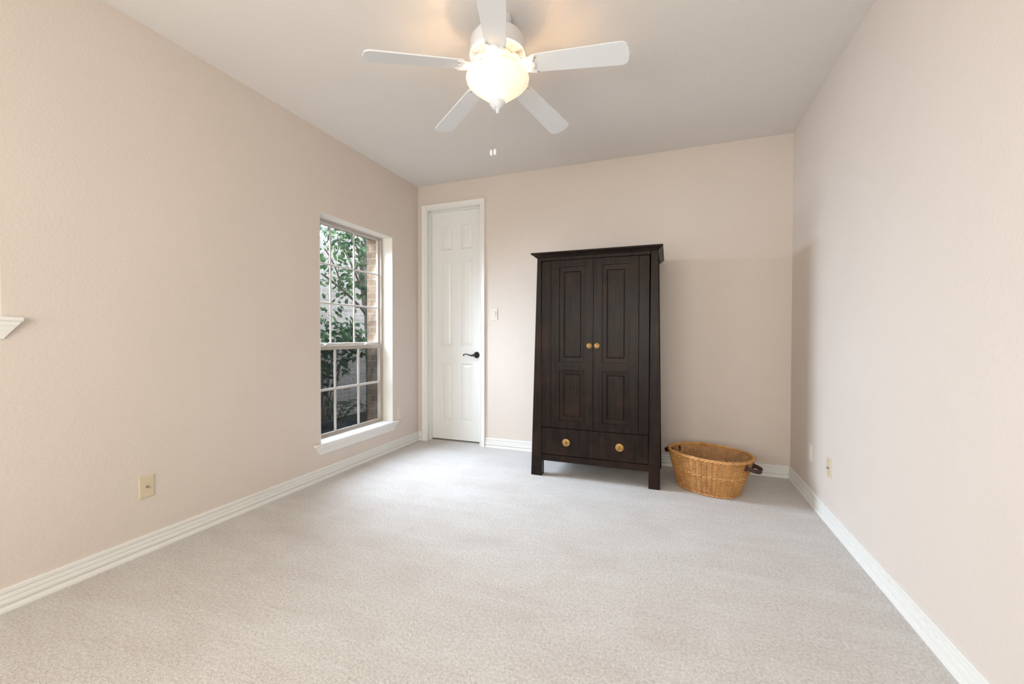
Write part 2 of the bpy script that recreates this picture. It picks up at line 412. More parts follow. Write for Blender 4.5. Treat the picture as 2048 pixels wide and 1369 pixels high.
# casing profile: (across from opening edge outwards, projection)
CP = [(0,0),(0,.011),(.004,.014),(.010,.013),(.013,.010),(.020,.011),(.024,.0145),(.036,.0155),(.044,.019),(.052,.0215),(.058,.0205),(.060,.018),(.060,0)]
bm = bmesh.new()
e = 0.004
sweep(bm, CP, [lambda a,b: (DX0+e-a*1.06, D-b, 0.0), lambda a,b: (DX0+e-a*1.06, D-b, DZ-e+a),
               lambda a,b: (DX1-e+a*.97, D-b, DZ-e+a), lambda a,b: (DX1-e+a*.97, D-b, 0.0)])
link('door_casing', bm, TRIM, door)
bm = bmesh.new()   # jambs and stops
SY = D+0.09
for (x0, x1) in ((DX0-.018, DX0), (DX1, DX1+.018)): box(bm, x0, x1, D+.0005, D+.15, 0, DZ+.018)
box(bm, DX0, DX1, D+.0005, D+.15, DZ, DZ+.018)
for (x0, x1) in ((DX0, DX0+.010), (DX1-.010, DX1)): box(bm, x0, x1, SY-.035, SY-.0004, 0, DZ)
box(bm, DX0, DX1, SY-.035, SY-.0004, DZ-.010, DZ)
link('door_jamb', bm, TRIM, door)
bm = bmesh.new()
sx0, sx1 = DX0+.003, DX1-.003
holes = [(-2.314,-2.192,2.058,2.333),(-2.080,-1.945,2.058,2.340),(-2.314,-2.192,1.024,1.953),(-2.080,-1.945,1.024,1.960),(-2.314,-2.190,.212,.838),(-2.080,-1.945,.212,.838)]
holes = [(-2.316,-2.186,h[2],h[3]) if h[0] < -2.2 else (-2.076,-1.942,h[2],h[3]) for h in holes]
panel_face(bm, sx0, sx1, 0.016, DZ-.005, SY, SY+.035, holes, [(0,0),(.006,.006),(.012,.013),(.018,.0135),(.040,.0035),(.044,.003)])
slab = link('door_slab', bm, DOORW, door)
# lever handle
hx, hz = -1.889, 0.934
bm = bmesh.new()
lathe(bm, [(.0005,-.001),(.033,-.001),(.034,-.005),(.031,-.010),(.024,-.013),(.020,-.017),(.014,-.020),(.012,-.040),(.016,-.046),(.018,-.056),(.013,-.064),(.0005,-.066)], 32, (hx, SY, hz), axis='Y')
pts = [(hx,-.054,hz),(hx-.020,-.055,hz-.002),(hx-.042,-.055,hz-.004),(hx-.066,-.055,hz+.001),(hx-.090,-.055,hz+.009),(hx-.110,-.054,hz+.011),(hx-.126,-.052,hz+.004),(hx-.133,-.050,hz-.006)]
tube(bm, [(x, SY+y, z) for x, y, z in pts], [.013,.0125,.009,.0065,.0055,.005,.0055,.0085], 12)
smooth_angle(link('lever_handle', bm, BRONZE, door))

# ------------------------------------------------------------------ windows of the left wall
def returns(bm, w, xi, xo):
    t = .006
    y0, y1, z0, z1 = w
    box(bm, xo, xi, y0, y1, z1-t, z1); box(bm, xo, xi, y0, y0+t, z0, z1-t); box(bm, xo, xi, y1-t, y1, z0, z1-t)
def stool(name, w, parent):
    """wooden window sill: nosed board and moulded apron with returned ends"""
    y0, y1, z0, z1 = w
    bm = bmesh.new()
    box(bm, L-.115, L+.001, y0+.006, y1-.006, z0-.012, z0+.006)
    pr = [(0,-.013),(.026,-.013),(.0315,-.009),(.033,-.003),(.0315,.003),(.026,.006),(0,.006)]
    sweep(bm, pr, [lambda a,b: (L+a, y0-.062+.0*a, z0+b), lambda a,b: (L+a, y1+.052, z0+b)])
    # apron (crown profile); its ends taper inwards like mitred returns
    ap = [(.026,-.013),(.0255,-.026),(.021,-.034),(.019,-.044),(.0165,-.050),(.0135,-.061),(.0115,-.074),(.0095,-.084),(0,-.084),(0,-.013)]
    def end(y, s): return lambda a, b: (L+a, y - s*(.046*(-b-.013)/.071), z0+b)
    sweep(bm, ap, [end(y0-.058, -1), end(y1+.048, 1)])
    return link(name, bm, TRIM, parent)
def sash(bm, x0, x1, y0, y1, z0, z1, st, rt_, rb):
    box(bm, x0, x1, y0, y0+st, z0, z1, .002); box(bm, x0, x1, y1-st, y1, z0, z1, .002)
    box(bm, x0, x1, y0+st, y1-st, z1-rt_, z1, .002); box(bm, x0, x1, y0+st, y1-st, z0, z0+rb, .002)

win = struct(empty('window_1', (L, (W1[0]+W1[1])/2, W1[2])))
y0, y1, z0, z1 = W1
bm = bmesh.new(); returns(bm, W1, L-.0005, L-WT); link('window_return', bm, REVEAL, win)
stool('window_sill', W1, win)
XI = L-.112                                          # interior face of the frame
bm = bmesh.new()
sash(bm, XI-.058, XI, y0+.006, y1-.006, z0+.006, z1-.006, .024, .014, .018)
link('window_frame', bm, VINYL, win)
ya, yb = y0+.030, y1-.030
ZM = 1.040                                           # meeting rail
bm = bmesh.new(); sash(bm, XI-.050, XI-.028, ya, yb, ZM+.012, z1-.020, .016, .010, .022); up_s = link('upper_sash', bm, MUNT, win)
bm = bmesh.new(); sash(bm, XI-.026, XI-.003, ya, yb, z0+.024, ZM+.012, .018, .036, .012); lo_s = link('lower_sash', bm, VINYL, win)
# bars
UV = [(2.785, 3.071)]
bm = bmesh.new()
uz0, uz1 = ZM+.034, z1-.030
for y in (2.783, 3.068): box(bm, XI-.046, XI-.034, y-.008, y+.008, uz0, uz1, .003)
for z in (1.738, 1.410): box(bm, XI-.0455, XI-.0345, ya+.016, yb-.016, z-.008, z+.008, .003)
link('window_bars', bm, MUNT, up_s)
bm = bmesh.new()
for y in (2.803, 3.090): box(bm, XI-.022, XI-.008, y-.0105, y+.0105, z0+.036, ZM-.024, .003)
box(bm, XI-.0215, XI-.0085, ya+.018, yb-.018, .683-.0105, .683+.0105, .003)
link('window_bars', bm, MUNT, lo_s)
bm = bmesh.new(); box(bm, XI-.041, XI-.039, ya+.012, yb-.012, uz0-.004, uz1+.004); link('glass_pane', bm, GLASS, up_s)
bm = bmesh.new(); box(bm, XI-.016, XI-.014, ya+.014, yb-.014, z0+.032, ZM-.020); link('glass_pane', bm, GLASS, lo_s)
bm = bmesh.new()
for yy in (2.70, 3.20):
    box(bm, XI-.026, XI-.004, yy-.022, yy+.022, ZM+.012, ZM+.017, .002); box(bm, XI-.020, XI-.008, yy-.004, yy+.018, ZM+.017, ZM+.026, .002)
link('sash_lock', bm, MUNT, lo_s)
bm = bmesh.new(); box(bm, XI-.0535, XI-.0528, ya, yb, z0+.02, ZM+.01); link('insect_screen', bm, SCREEN, win)

# high window beside the camera, only its sill and edge are in view
win2 = struct(empty('window_2', (L, (W2[0]+W2[1])/2, W2[2])))
y0, y1, z0, z1 = W2
bm = bmesh.new(); returns(bm, W2, L-.0005, L-WT); link('window_return', bm, REVEAL, win2)
stool('window_sill', W2, win2)
bm = bmesh.new(); sash(bm, XI-.058, XI, y0+.006, y1-.006, z0+.006, z1-.006, .030, .025, .03); link('window_frame', bm, VINYL, win2)
bm = bmesh.new()
for k in (1, 2, 3): yy = y0+(y1-y0)*k/4; box(bm, XI-.040, XI-.026, yy-.009, yy+.009, z0+.03, z1-.03)
for k in (1, 2): zz = z0+(z1-z0)*k/3; box(bm, XI-.0395, XI-.0265, y0+.03, y1-.03, zz-.009, zz+.009)
link('window_bars', bm, MUNT, win2)
bm = bmesh.new(); box(bm, XI-.034, XI-.032, y0+.03, y1-.03, z0+.03, z1-.03); link('glass_pane', bm, GLASS, win2)

# unseen wide window, added behind the camera to let in fill light
fill_win = struct(empty('fill_window', ((W_FILL[0]+W_FILL[1])/2, FRONT, W_FILL[2])))
bm = bmesh.new(); x0, x1, z0, z1 = W_FILL; fy = FRONT-.10
for a, b in ((x0, x0+.05), (x1-.05, x1), ((x0+x1)/2-.03, (x0+x1)/2+.03)): box(bm, a, b, fy-.04, fy, z0, z1)
box(bm, x0, x1, fy-.04, fy, z0, z0+.05); box(bm, x0, x1, fy-.04, fy, z1-.05, z1)
link('window_frame', bm, VINYL, fill_win)
bm = bmesh.new(); box(bm, x0+.04, x1-.04, fy-.022, fy-.02, z0+.04, z1-.04); link('glass_pane', bm, GLASS, fill_win)

# ------------------------------------------------------------------ side yard outside window_1
VX0, VX1 = L-WT-.115, L-WT-.003                      # own brick veneer
bm = bmesh.new()
box(bm, VX0, VX1, W1[1]-.030, 5.6, -0.1, 2.62); box(bm, VX0, VX1, 1.0, W1[0]+.03, -0.1, 2.62)
box(bm, VX0, VX1, W1[0]+.03, W1[1]-.03, -0.1, W1[2]-.02); box(bm, VX0, VX1, W1[0]+.03, W1[1]-.03, W1[3]+.0, 2.62)
struct(link('trim_3', bm, BRICKX))
bm = bmesh.new(); box(bm, -4.95, -4.72, 2.2, 8.2, -0.3, 3.3)
tag(link('brick_wall', bm, BRICK), 'pale grey brick wall of the neighbouring house outside the window', 'wall')
bm = bmesh.new(); box(bm, -4.74, VX1, 0.5, 8.2, -0.35, -0.12); struct(link('ground', bm, MULCH))

def leaf(bm, p, d, n, ln, wd_):
    d = d.normalized(); s = d.cross(n)
    s = s.normalized() if s.length > 1e-4 else d.orthogonal().normalized()
    nn = s.cross(d)
    prof = [(0,.0,0),(.25,.42,.05),(.55,.5,.06),(.82,.27,.02),(1,0,-.06)]
    c = [bm.verts.new(p+d*ln*t+nn*ln*b) for t, w, b in prof]
    l = [bm.verts.new(p+d*ln*t+s*wd_*w+nn*ln*(b-.05)) for t, w, b in prof[1:4]]
    r = [bm.verts.new(p+d*ln*t-s*wd_*w+nn*ln*(b-.05)) for t, w, b in prof[1:4]]
    for sd in (l, r):
        bm.faces.new((c[0], sd[0], c[1])); bm.faces.new((c[1], sd[0], sd[1], c[2])); bm.faces.new((c[2], sd[1], sd[2], c[3])); bm.faces.new((c[3], sd[2], c[4]))
def rv(): return Vector((random.gauss(0,1), random.gauss(0,1), random.gauss(0,1)))
def foliage(bm, clusters, ln, wd_, n):
    for c, rad, k in clusters:
        for _ in range(int(n*k)):
            v = rv().normalized()*rad*random.random()**.45
            p = Vector(c)+v
            d = (v.normalized()+rv()*.5+Vector((0,0,-.25)))
            s = random.uniform(.7, 1.25)
            leaf(bm, p, d, rv(), ln*s, wd_*s)

TX = -3.75
tree = empty('small_tree', (TX, 4.56, -.13))
tag(tree, 'slender multi-stemmed tree with green leaves outside the window', 'tree')
bm = bmesh.new()
tube(bm, [(TX,4.56,-.16),(TX,4.57,.5),(TX,4.555,1.08),(TX-.02,4.545,1.3),(TX-.03,4.57,1.7),(TX-.05,4.60,2.2),(TX-.08,4.62,2.7)], [.062,.058,.055,.05,.042,.036,.03], 12)
tube(bm, [(TX,4.555,1.12),(TX+.03,4.48,1.38),(TX+.04,4.43,1.65),(TX+.04,4.42,2.0),(TX+.05,4.44,2.4),(TX+.05,4.42,2.75)], [.035,.034,.032,.03,.027,.02], 10)
tube(bm, [(TX,4.55,1.18),(TX-.06,4.53,1.5),(TX-.09,4.50,1.9),(TX-.10,4.53,2.4)], [.03,.03,.026,.02], 10)
def branch(a, b, r0, r1, sag=.03):
    a, b = Vector(a), Vector(b); pts = []
    for k in range(7):
        t = k/6; q = a.lerp(b, t); q.z += sag*math.sin(PI*t); q += Vector((noise.noise(q*5)*.025, noise.noise(q*6+Vector((3,1,2)))*.025, 0)); pts.append(q)
    tube(bm, pts, [r0+(r1-r0)*k/6 for k in range(7)], 8)
BR = [((TX+.03,4.45,1.42),(TX+.12,3.62,1.83),.018,.010),((TX+.04,4.42,1.62),(TX+.10,3.88,2.30),.015,.008),((TX+.02,4.5,1.5),(TX+.1,4.15,2.05),.012,.006),
      ((TX+.04,4.42,2.0),(TX+.1,3.95,2.6),.014,.007),((TX,4.56,1.0),(TX+.10,4.16,1.02),.02,.012),((TX+.1,4.16,1.03),(TX+.15,3.95,1.30),.010,.006),
      ((TX+.1,3.95,1.72),(TX+.2,3.58,2.10),.010,.007),((TX,4.55,.92),(TX+.02,4.28,1.16),.02,.014),((TX+.05,4.5,2.2),(TX,4.2,2.6),.012,.006)]
for b_ in BR: branch(*b_)
smooth_angle(link('trunk', bm, BARK, tree), 60)
bm = bmesh.new()
cl = []
for a, b, r0, r1 in BR:
    for k in (.45, .7, .95):
        q = Vector(a).lerp(Vector(b), k); cl.append((q, .16, .8))
cl += [((TX+.05,3.7,2.25),.22,1.0),((TX,4.0,2.42),.24,1.5),((TX,4.3,2.38),.22,1.3),((TX+.05,4.1,1.70),.13,.7),((TX+.1,3.75,1.42),.16,.9),((TX+.1,3.7,2.55),.3,1.0),((TX,4.3,2.65),.3,1.2),((TX,4.45,2.1),.12,.5)]
foliage(bm, cl, .074, .040, 26)
tf = link('foliage', bm, LEAF, tree); tf['kind'] = 'stuff'

def shrub(name, loc, cl, label, mat, ln, wd_, n):
    root = empty(name, loc); tag(root, label, 'shrub')
    bm = bmesh.new()
    for c, rad, k in cl:
        base_ = Vector(loc)+Vector((random.uniform(-.05,.05), random.uniform(-.05,.05), 0))
        tube(bm, [base_, base_.lerp(Vector(c), .55)+Vector((.02,0,.05)), Vector(c)], [.012,.009,.005], 6)
    link('stems', bm, BARK, root)
    bm = bmesh.new(); foliage(bm, cl, ln, wd_, n); f_ = link('foliage', bm, mat, root); f_['kind'] = 'stuff'
    return root
S1 = (-3.55, 3.50, -.13)
shrub('leafy_shrub', S1, [((-3.55,3.50,1.12),.22,1.4),((-3.55,3.72,1.12),.20,1.2),((-3.6,3.95,1.10),.16,.8),((-3.55,3.55,.85),.24,1.4),((-3.5,3.42,.62),.22,1.0),((-3.55,3.30,1.2),.2,.8),((-3.55,3.75,.85),.14,.6)],
      'bushy dark green shrub under the tree behind the lower window panes', LEAFD, .085, .038, 52)
S2 = (-4.15, 4.25, -.13)
shrub('low_shrub', S2, [((-4.1,4.25,.82),.15,.9),((-4.12,4.40,.72),.12,.6),((-4.1,4.1,.95),.14,.8)],
      'sparse small-leaved shrub against the pale brick wall', LEAFD, .06, .026, 40)
# arching fern and dark round planter
PL = Vector((-3.25, 3.28, -.13))
pot = empty('round_planter', PL); tag(pot, 'dark glazed round planter on the ground below the window', 'planter')
bm = bmesh.new()
lathe(bm, [(.20,0),(.27,.10),(.31,.22),(.315,.30),(.34,.315),(.345,.335),(.325,.345),(.305,.33),(.295,.25),(.25,.24)], 40, PL)
smooth_angle(link('bowl', bm, GLAZE, pot), 50)
bm = bmesh.new(); lathe(bm, [(.0,.255),(.15,.27),(.292,.25)], 24, PL, cap=False); link('soil', bm, MULCH, pot)
FB = Vector((-3.80, 3.95, -.12))
fern = empty('arching_fern', FB); tag(fern, 'dark fern with arching fronds in front of the brick wall', 'fern')
for k in range(10):
    a = k*2*PI/10+.25; ln = random.uniform(.42, .55)
    bm = bmesh.new(); pts = []
    for i in range(15):
        t = i/14; pts.append(FB+Vector((math.cos(a)*ln*t, math.sin(a)*ln*t, .72*ln*math.sin(t*2.35)*1.25)))
    tube(bm, pts, [.006-.004*i/14 for i in range(15)], 5)
    for i in range(2, 15):
        tg = (pts[i]-pts[i-1]).normalized(); sd = tg.cross(Vector((0,0,1))).normalized()
        w = .105*math.sin(PI*min(1,(i/14)*.85+.12))
        for s in (-1, 1): leaf(bm, pts[i], sd*s+tg*.45+Vector((0,0,-.15)), Vector((0,0,1)), w, w*.26)
    link('frond', bm, FERN, fern)

# ------------------------------------------------------------------ wall plates
def plate_root(name, loc, label, cat, group=None): r = empty(name, loc); tag(r, label, cat, group); return r
def on_wall(wall, u, z):                              # (across, out, up) -> world
    if wall == 'L': return lambda a, o, b: (L+o, u+a, z+b)
    if wall == 'R': return lambda a, o, b: (R-o, u-a, z+b)
    return lambda a, o, b: (u+a, D-o, z+b)
def wbox(bm, f, a0, a1, o0, o1, b0, b1, bev=0):
    hexa(bm, [f(a0,o0,b0), f(a1,o0,b0), f(a1,o1,b0), f(a0,o1,b0), f(a0,o0,b1), f(a1,o0,b1), f(a1,o1,b1), f(a0,o1,b1)], bev)
def cover(bm, f, w, h):
    o = .006
    c = [(-w/2,0,-h/2),(w/2,0,-h/2),(w/2,.003,-h/2),(-w/2,.003,-h/2),(-w/2,0,h/2),(w/2,0,h/2),(w/2,.003,h/2),(-w/2,.003,h/2)]
    hexa(bm, [f(*p) for p in c])
    i = .005
    c = [(-w/2,.003,-h/2),(w/2,.003,-h/2),(w/2-i,o,-h/2+i),(-w/2+i,o,-h/2+i),(-w/2,.003,h/2),(w/2,.003,h/2),(w/2-i,o,h/2-i),(-w/2+i,o,h/2-i)]
    hexa(bm, [f(*p) for p in c])
def disc(bm, f, a, b, r, o0, o1, seg=14):
    r0 = [bm.verts.new(f(a+r*math.cos(2*PI*k/seg), o0, b+r*math.sin(2*PI*k/seg))) for k in range(seg)]
    r1 = [bm.verts.new(f(a+r*math.cos(2*PI*k/seg), o1, b+r*math.sin(2*PI*k/seg))) for k in range(seg)]
    for k in range(seg): bm.faces.new((r0[k], r0[(k+1)%seg], r1[(k+1)%seg], r1[k]))
    bm.faces.new(r1); bm.faces.new(r0)
def coax(wall, u, z, label):
    f = on_wall(wall, u, z); r = plate_root('cable_plate', f(0,0,0), label, 'wall plate', 'ivory cable plates low on the side walls')
    bm = bmesh.new(); cover(bm, f, .071, .115); link('cover_plate', bm, IVORY, r)
    bm = bmesh.new(); disc(bm, f, 0, 0, .0065, .006, .009, 6); disc(bm, f, 0, 0, .0045, .009, .017); link('cable_jack', bm, SCREW, r)
    for s in (-1, 1):
        bm = bmesh.new(); disc(bm, f, 0, s*.042, .003, .006, .0072); link('screw', bm, IVORY, r)
def outlet(wall, u, z, label, mat):
    f = on_wall(wall, u, z); r = plate_root('power_outlet', f(0,0,0), label, 'power outlet', 'duplex power outlets low on the side walls')
    bm = bmesh.new(); cover(bm, f, .071, .115); link('cover_plate', bm, mat, r)
    for s in (-1, 1):
        bm = bmesh.new(); wbox(bm, f, -.0165, .0165, .005, .0082, s*.0195-.014, s*.0195+.014, .002); q = link('receptacle', bm, mat, r)
        bm = bmesh.new()
        for a in (-.0065, .0065): wbox(bm, f, a-.001, a+.001, .0080, .0085, s*.0195-.001, s*.0195+.007)
        disc(bm, f, 0, s*.0195-.007, .0022, .0080, .0085, 8); link('slots', bm, DARK, q)
    bm = bmesh.new(); disc(bm, f, 0, 0, .003, .006, .0072); link('screw', bm, mat, r)
coax('L', 1.354, .346, 'ivory cable plate with round jack low on the left wall nearest the camera')
outlet('L', 3.541, .352, 'white power outlet on the wall between window sill and door', WHITEPL)
outlet('R', 3.385, .341, 'power outlet on the right wall nearest the room corner behind the basket', WHITEPL)
coax('R', 3.012, .341, 'ivory cable plate low on the right wall beside the power outlet')
f = on_wall('B', -1.650, 1.352)
sw = plate_root('light_switch', f(0,0,0), 'white rocker light switch on the wall right of the white door', 'light switch')
bm = bmesh.new(); cover(bm, f, .074, .118); link('cover_plate', bm, WHITEPL, sw)
bm = bmesh.new(); hexa(bm, [f(-.0165,.005,-.033), f(.0165,.005,-.033), f(.0165,.0068,-.033), f(-.0165,.0068,-.033), f(-.0165,.005,.033), f(.0165,.005,.033), f(.0165,.0105,.033), f(-.0165,.0105,.033)], .001)
link('rocker', bm, WHITEPL, sw)

# ------------------------------------------------------------------ armoire
YF, YB = 3.235, 3.840
def XL(z): return -1.050 + (.050/1.765)*z             # outer left edge of the front
def XR(z): return -0.055 - (.026/1.765)*z
ZT = 1.766
arm = empty('armoire', (-.55, (YF+YB)/2, 0))
tag(arm, 'tall dark espresso wooden armoire with two panelled doors and one drawer', 'armoire')
IL, IR = -.9675, -.1325                               # inner edges of the front posts
BV = .003
def post(x0b, x1b, x0t, x1t, y0, y1):
    bm = bmesh.new()
    hexa(bm, [(x0b,y0,.0),(x1b,y0,.0),(x1b,y1,.0),(x0b,y1,.0),(x0t,y0,ZT),(x1t,y0,ZT),(x1t,y1,ZT),(x0t,y1,ZT)], BV, 2)
    link('corner_post', bm, WOOD, arm)
post(XL(0), IL+.007, XL(ZT), IL, YF, YF+.075); post(IR-.004, XR(0), IR+.006, XR(ZT), YF, YF+.075)
post(XL(0), IL+.007, XL(ZT), IL, YB-.075, YB); post(IR-.004, XR(0), IR+.006, XR(ZT), YB-.075, YB)
for s in (0, 1):                                      # side panels, set in a little
    bm = bmesh.new(); fx = XL if s == 0 else XR; sg = 1 if s == 0 else -1
    a0, a1 = fx(.16)+sg*.008, fx(ZT)+sg*.008; b0, b1 = a0+sg*.02, a1+sg*.02
    hexa(bm, [(a0,YF+.07,.16),(b0,YF+.07,.16),(b0,YB-.07,.16),(a0,YB-.07,.16),(a1,YF+.07,ZT),(b1,YF+.07,ZT),(b1,YB-.07,ZT),(a1,YB-.07,ZT)])
    link('side_panel', bm, WOOD, arm)
bm = bmesh.new(); box(bm, IL-.02, IR+.02, YB-.03, YB-.015, .14, ZT); link('back_panel', bm, WOOD, arm)
bm = bmesh.new(); box(bm, IL-.01, IR+.01, YF+.03, YB-.03, .14, .16); link('bottom_panel', bm, WOOD, arm)
bm = bmesh.new(); box(bm, IL-.005, IR+.005, YF+.002, YF+.05, 1.737, ZT, BV); link('top_rail', bm, WOOD, arm)
bm = bmesh.new(); box(bm, IL-.004, IR+.004, YF+.003, YF+.05, .127, .176, BV); link('bottom_rail', bm, WOOD, arm)
bm = bmesh.new(); box(bm, IL-.005, IR+.005, YF+.026, YF+.06, .385, .410); link('middle_rail', bm, WOOD, arm)
ZD0, ZD1 = .4015, 1.7335
bm = bmesh.new(); box(bm, IL+.003, -.8865, YF+.005, YF+.03, ZD0, ZD1, .002); link('fixed_stile', bm, WOOD, arm)
bm = bmesh.new(); box(bm, -.2110, IR-.003, YF+.005, YF+.03, ZD0, ZD1, .002); link('fixed_stile', bm, WOOD, arm)
LP = [(0,0),(.0015,.011),(.036,.0120),(.0385,.0185),(.0405,.0190),(.0420,.014),(.047,.0135)]
def adoor(x0, x1, hx0, hx1, kx, inner):
    bm = bmesh.new()
    panel_face(bm, x0, x1, ZD0, ZD1, YF+.004, YF+.028, [(hx0, hx1, .928, 1.681), (hx0, hx1, .458, .867)], LP)
    d = link('door', bm, WOOD, arm)
    knob(kx, 1.060, .0225, d)
def knob(x, z, r, parent):
    bm = bmesh.new()
    lathe(bm, [(.0004,-.0),(r,0),(r,-.0025),(r*.93,-.0045),(r*.80,-.0035),(r*.70,-.0028),(r*.62,-.0045),(r*.45,-.006),(r*.28,-.0052),(.0004,-.005)], 32, (x, YF+.004, z), axis='Y')
    k = smooth_angle(link('brass_knob', bm, BRASS, parent), 60)
    bm = bmesh.new()                                   # engraved keyhole and small drop pull
    lathe(bm, [(.0004,-.004),(r*.16,-.0065),(r*.16,-.0072),(.0004,-.0074)], 12, (x, YF+.004, z+r*.28), axis='Y')
    box(bm, x-r*.07, x+r*.07, YF-.0032, YF-.001, z-r*.30, z+r*.25); link('keyhole', bm, BRASSD, k)
    bm = bmesh.new()
    pts = [(x+r*.42*math.sin(a), YF-.0035, z-r*.18-r*.42*math.cos(a)) for a in [k_*PI/8-PI*.85 for k_ in range(14)]]
    tube(bm, pts, r*.07, 6); link('ring_pull', bm, BRASS, k)
adoor(-.8845, -.5505, -.819, -.611, -.5785, 0)
adoor(-.5475, -.2130, -.482, -.278, -.5190, 0)
bm = bmesh.new(); box(bm, -.9635, -.1375, YF+.007, YF+.03, .1795, .3925, .003, 2); drw = link('drawer', bm, WOOD, arm)
for dx in (-.759, -.346):
    r = .031
    ORGk = drw; knob(dx, .287, r, drw)
# cornice: cove profile mitred round front and both sides
CPF = [(0,0),(.006,.0),(.012,.004),(.022,.012),(.034,.020),(.045,.0245),(.047,.030),(.047,.036),(0,.036)]
cx0, cx1 = XL(ZT)-.001, XR(ZT)+.001
bm = bmesh.new()
kx = .040/.047
sweep(bm, CPF, [lambda a,b: (cx0-a*kx, YB+.012, ZT-.004+b), lambda a,b: (cx0-a*kx, YF-a, ZT-.004+b), lambda a,b: (cx1+a*.80, YF-a, ZT-.004+b), lambda a,b: (cx1+a*.80, YB+.012, ZT-.004+b)])
box(bm, cx0, cx1, YF, YB+.010, ZT+.001, ZT+.0305)
link('cornice', bm, WOOD, arm)

# ------------------------------------------------------------------ basket
BC = Vector((.290, 3.425, 0)); BA = math.radians(-32.3)
ca, sa = math.cos(BA), math.sin(BA)
bas = empty('wicker_basket', BC); tag(bas, 'oval honey-coloured wicker laundry basket with brown leather handles', 'basket')
RIMZ = .265
BOTC = Vector((.278, 3.405))
def ax(z):
    t = z/RIMZ; s = t**.85
    a = .205+(.291-.205)*s; b = .158+(.232-.158)*s
    cx = BOTC.x+(BC.x-BOTC.x)*t; cy = BOTC.y+(BC.y-BOTC.y)*t
    return a, b, cx, cy
def bp_(th, z, dr=0.0):
    a, b, cx, cy = ax(z)
    # slightly squared oval
    c_, s_ = math.cos(th), math.sin(th); n = 2.25
    c_ = math.copysign(abs(c_)**(2/n), c_); s_ = math.copysign(abs(s_)**(2/n), s_)
    u, v = (a+dr)*c_, (b+dr)*s_
    return Vector((cx+u*ca-v*sa, cy+u*sa+v*ca, z))
NS = 48
bm = bmesh.new()
rows = 43
for i in range(rows):
    z = .010+(RIMZ-.022)*i/(rows-1)
    N = NS*4
    if i in (23, 24):                                 # twined band
        for ph in (0, 1):
            pts = [bp_(2*PI*k/N, z, .0055*math.cos(PI*k/4*1+PI*ph)) + Vector((0,0,.0022*math.sin(PI*k/4+PI*ph))) for k in range(N)]
            tube(bm, pts, .0027, 5, closed=True)
        continue
    pts = [bp_(2*PI*k/N, z, .0066*math.cos(2*PI*NS*k/N/2+PI*i)) for k in range(N)]
    tube(bm, pts, [.0030+.0004*noise.noise(Vector((k*.13, i*3.1, 0))) for k in range(N)], 6, closed=True)
smooth_angle(link('woven_side', bm, WICKER, bas), 80)
bm = bmesh.new()
for k in range(NS):
    th = 2*PI*(k+.0)/NS
    tube(bm, [bp_(th, .004), bp_(th, .08), bp_(th, .16), bp_(th, RIMZ-.004)], .0034, 6)
smooth_angle(link('stakes', bm, WICKER, bas), 80)
bm = bmesh.new()                                       # plaited rim and foot
N = 240
for ph in range(3):
    pts = [bp_(2*PI*k/N, RIMZ, .0065*math.cos(2*PI*20*k/N+ph*2*PI/3)) + Vector((0,0,.006*math.sin(2*PI*20*k/N+ph*2*PI/3))) for k in range(N)]
    tube(bm, pts, .0062, 7, closed=True)
smooth_angle(link('plaited_rim', bm, WICKER, bas), 80)
bm = bmesh.new()
for ph in range(2):
    pts = [bp_(2*PI*k/N, .0085, .003+.004*math.cos(2*PI*30*k/N+ph*PI)) + Vector((0,0,.003*math.sin(2*PI*30*k/N+ph*PI))) for k in range(N)]
    tube(bm, pts, .0045, 6, closed=True)
smooth_angle(link('plaited_foot', bm, WICKER, bas), 80)
bm = bmesh.new()
ring = [bm.verts.new(bp_(2*PI*k/64, .009, -.003)) for k in range(64)]; ring2 = [bm.verts.new(bp_(2*PI*k/64, .004, -.003)) for k in range(64)]
bm.faces.new(ring); bm.faces.new(ring2)
for k in range(64): bm.faces.new((ring[k], ring[(k+1)%64], ring2[(k+1)%64], ring2[k]))
link('base', bm, WICKER, bas)
def handle(s):
    """flat leather loop on one end of the basket; s=+1 right, -1 left"""
    out = Vector((ca, sa, 0))*s; side = Vector((-sa, ca, 0))
    zc = RIMZ-.034
    e0 = bp_(0 if s > 0 else PI, zc, .004)
    pts = []
    n = 26
    for i in range(n+1):
        t = -1+2*i/n
        sd = .052*math.copysign(abs(math.sin(t*PI/2))**.8, t) if t else 0
        o = .092*max(0, math.cos(t*PI/2))**.7 - .018
        z = -.018*math.cos(t*PI/2)
        pts.append(e0+side*sd+out*o+Vector((0,0,z)))
    bm = bmesh.new(); w, th = .0140, .0022
    rings = []
    for i, p in enumerate(pts):
        tg = (pts[min(i+1, n)]-pts[max(i-1, 0)]).normalized(); upv = Vector((0,0,1)); nn = tg.cross(upv).normalized()
        tilt = .35*max(0, out.dot(p-e0)/.05)
        upv = (upv+out*tilt*.5).normalized()
        rings.append([bm.verts.new(p+upv*w*a+nn*th*b) for a, b in ((-1,-1),(1,-1),(1,1),(-1,1))])
    for A, B in zip(rings, rings[1:]):
        for k in range(4): bm.faces.new((A[k], A[(k+1)%4], B[(k+1)%4], B[k]))
    bm.faces.new(rings[0]); bm.faces.new(rings[-1])
    h = link('leather_handle', bm, LEATHER, bas)
    for sg in (-1, 1):                                 # the slots the straps pass through
        bm = bmesh.new()
        c = e0+side*.052*sg
        bb = [(c+side*a+out*o+Vector((0,0,z))) for z in (-.022,.020) for a, o in ((-.006,-.02),(.006,-.02),(.006,.006),(-.006,.006))]
        hexa(bm, bb); link('strap_end', bm, LEATHER, h)
handle(1); handle(-1)

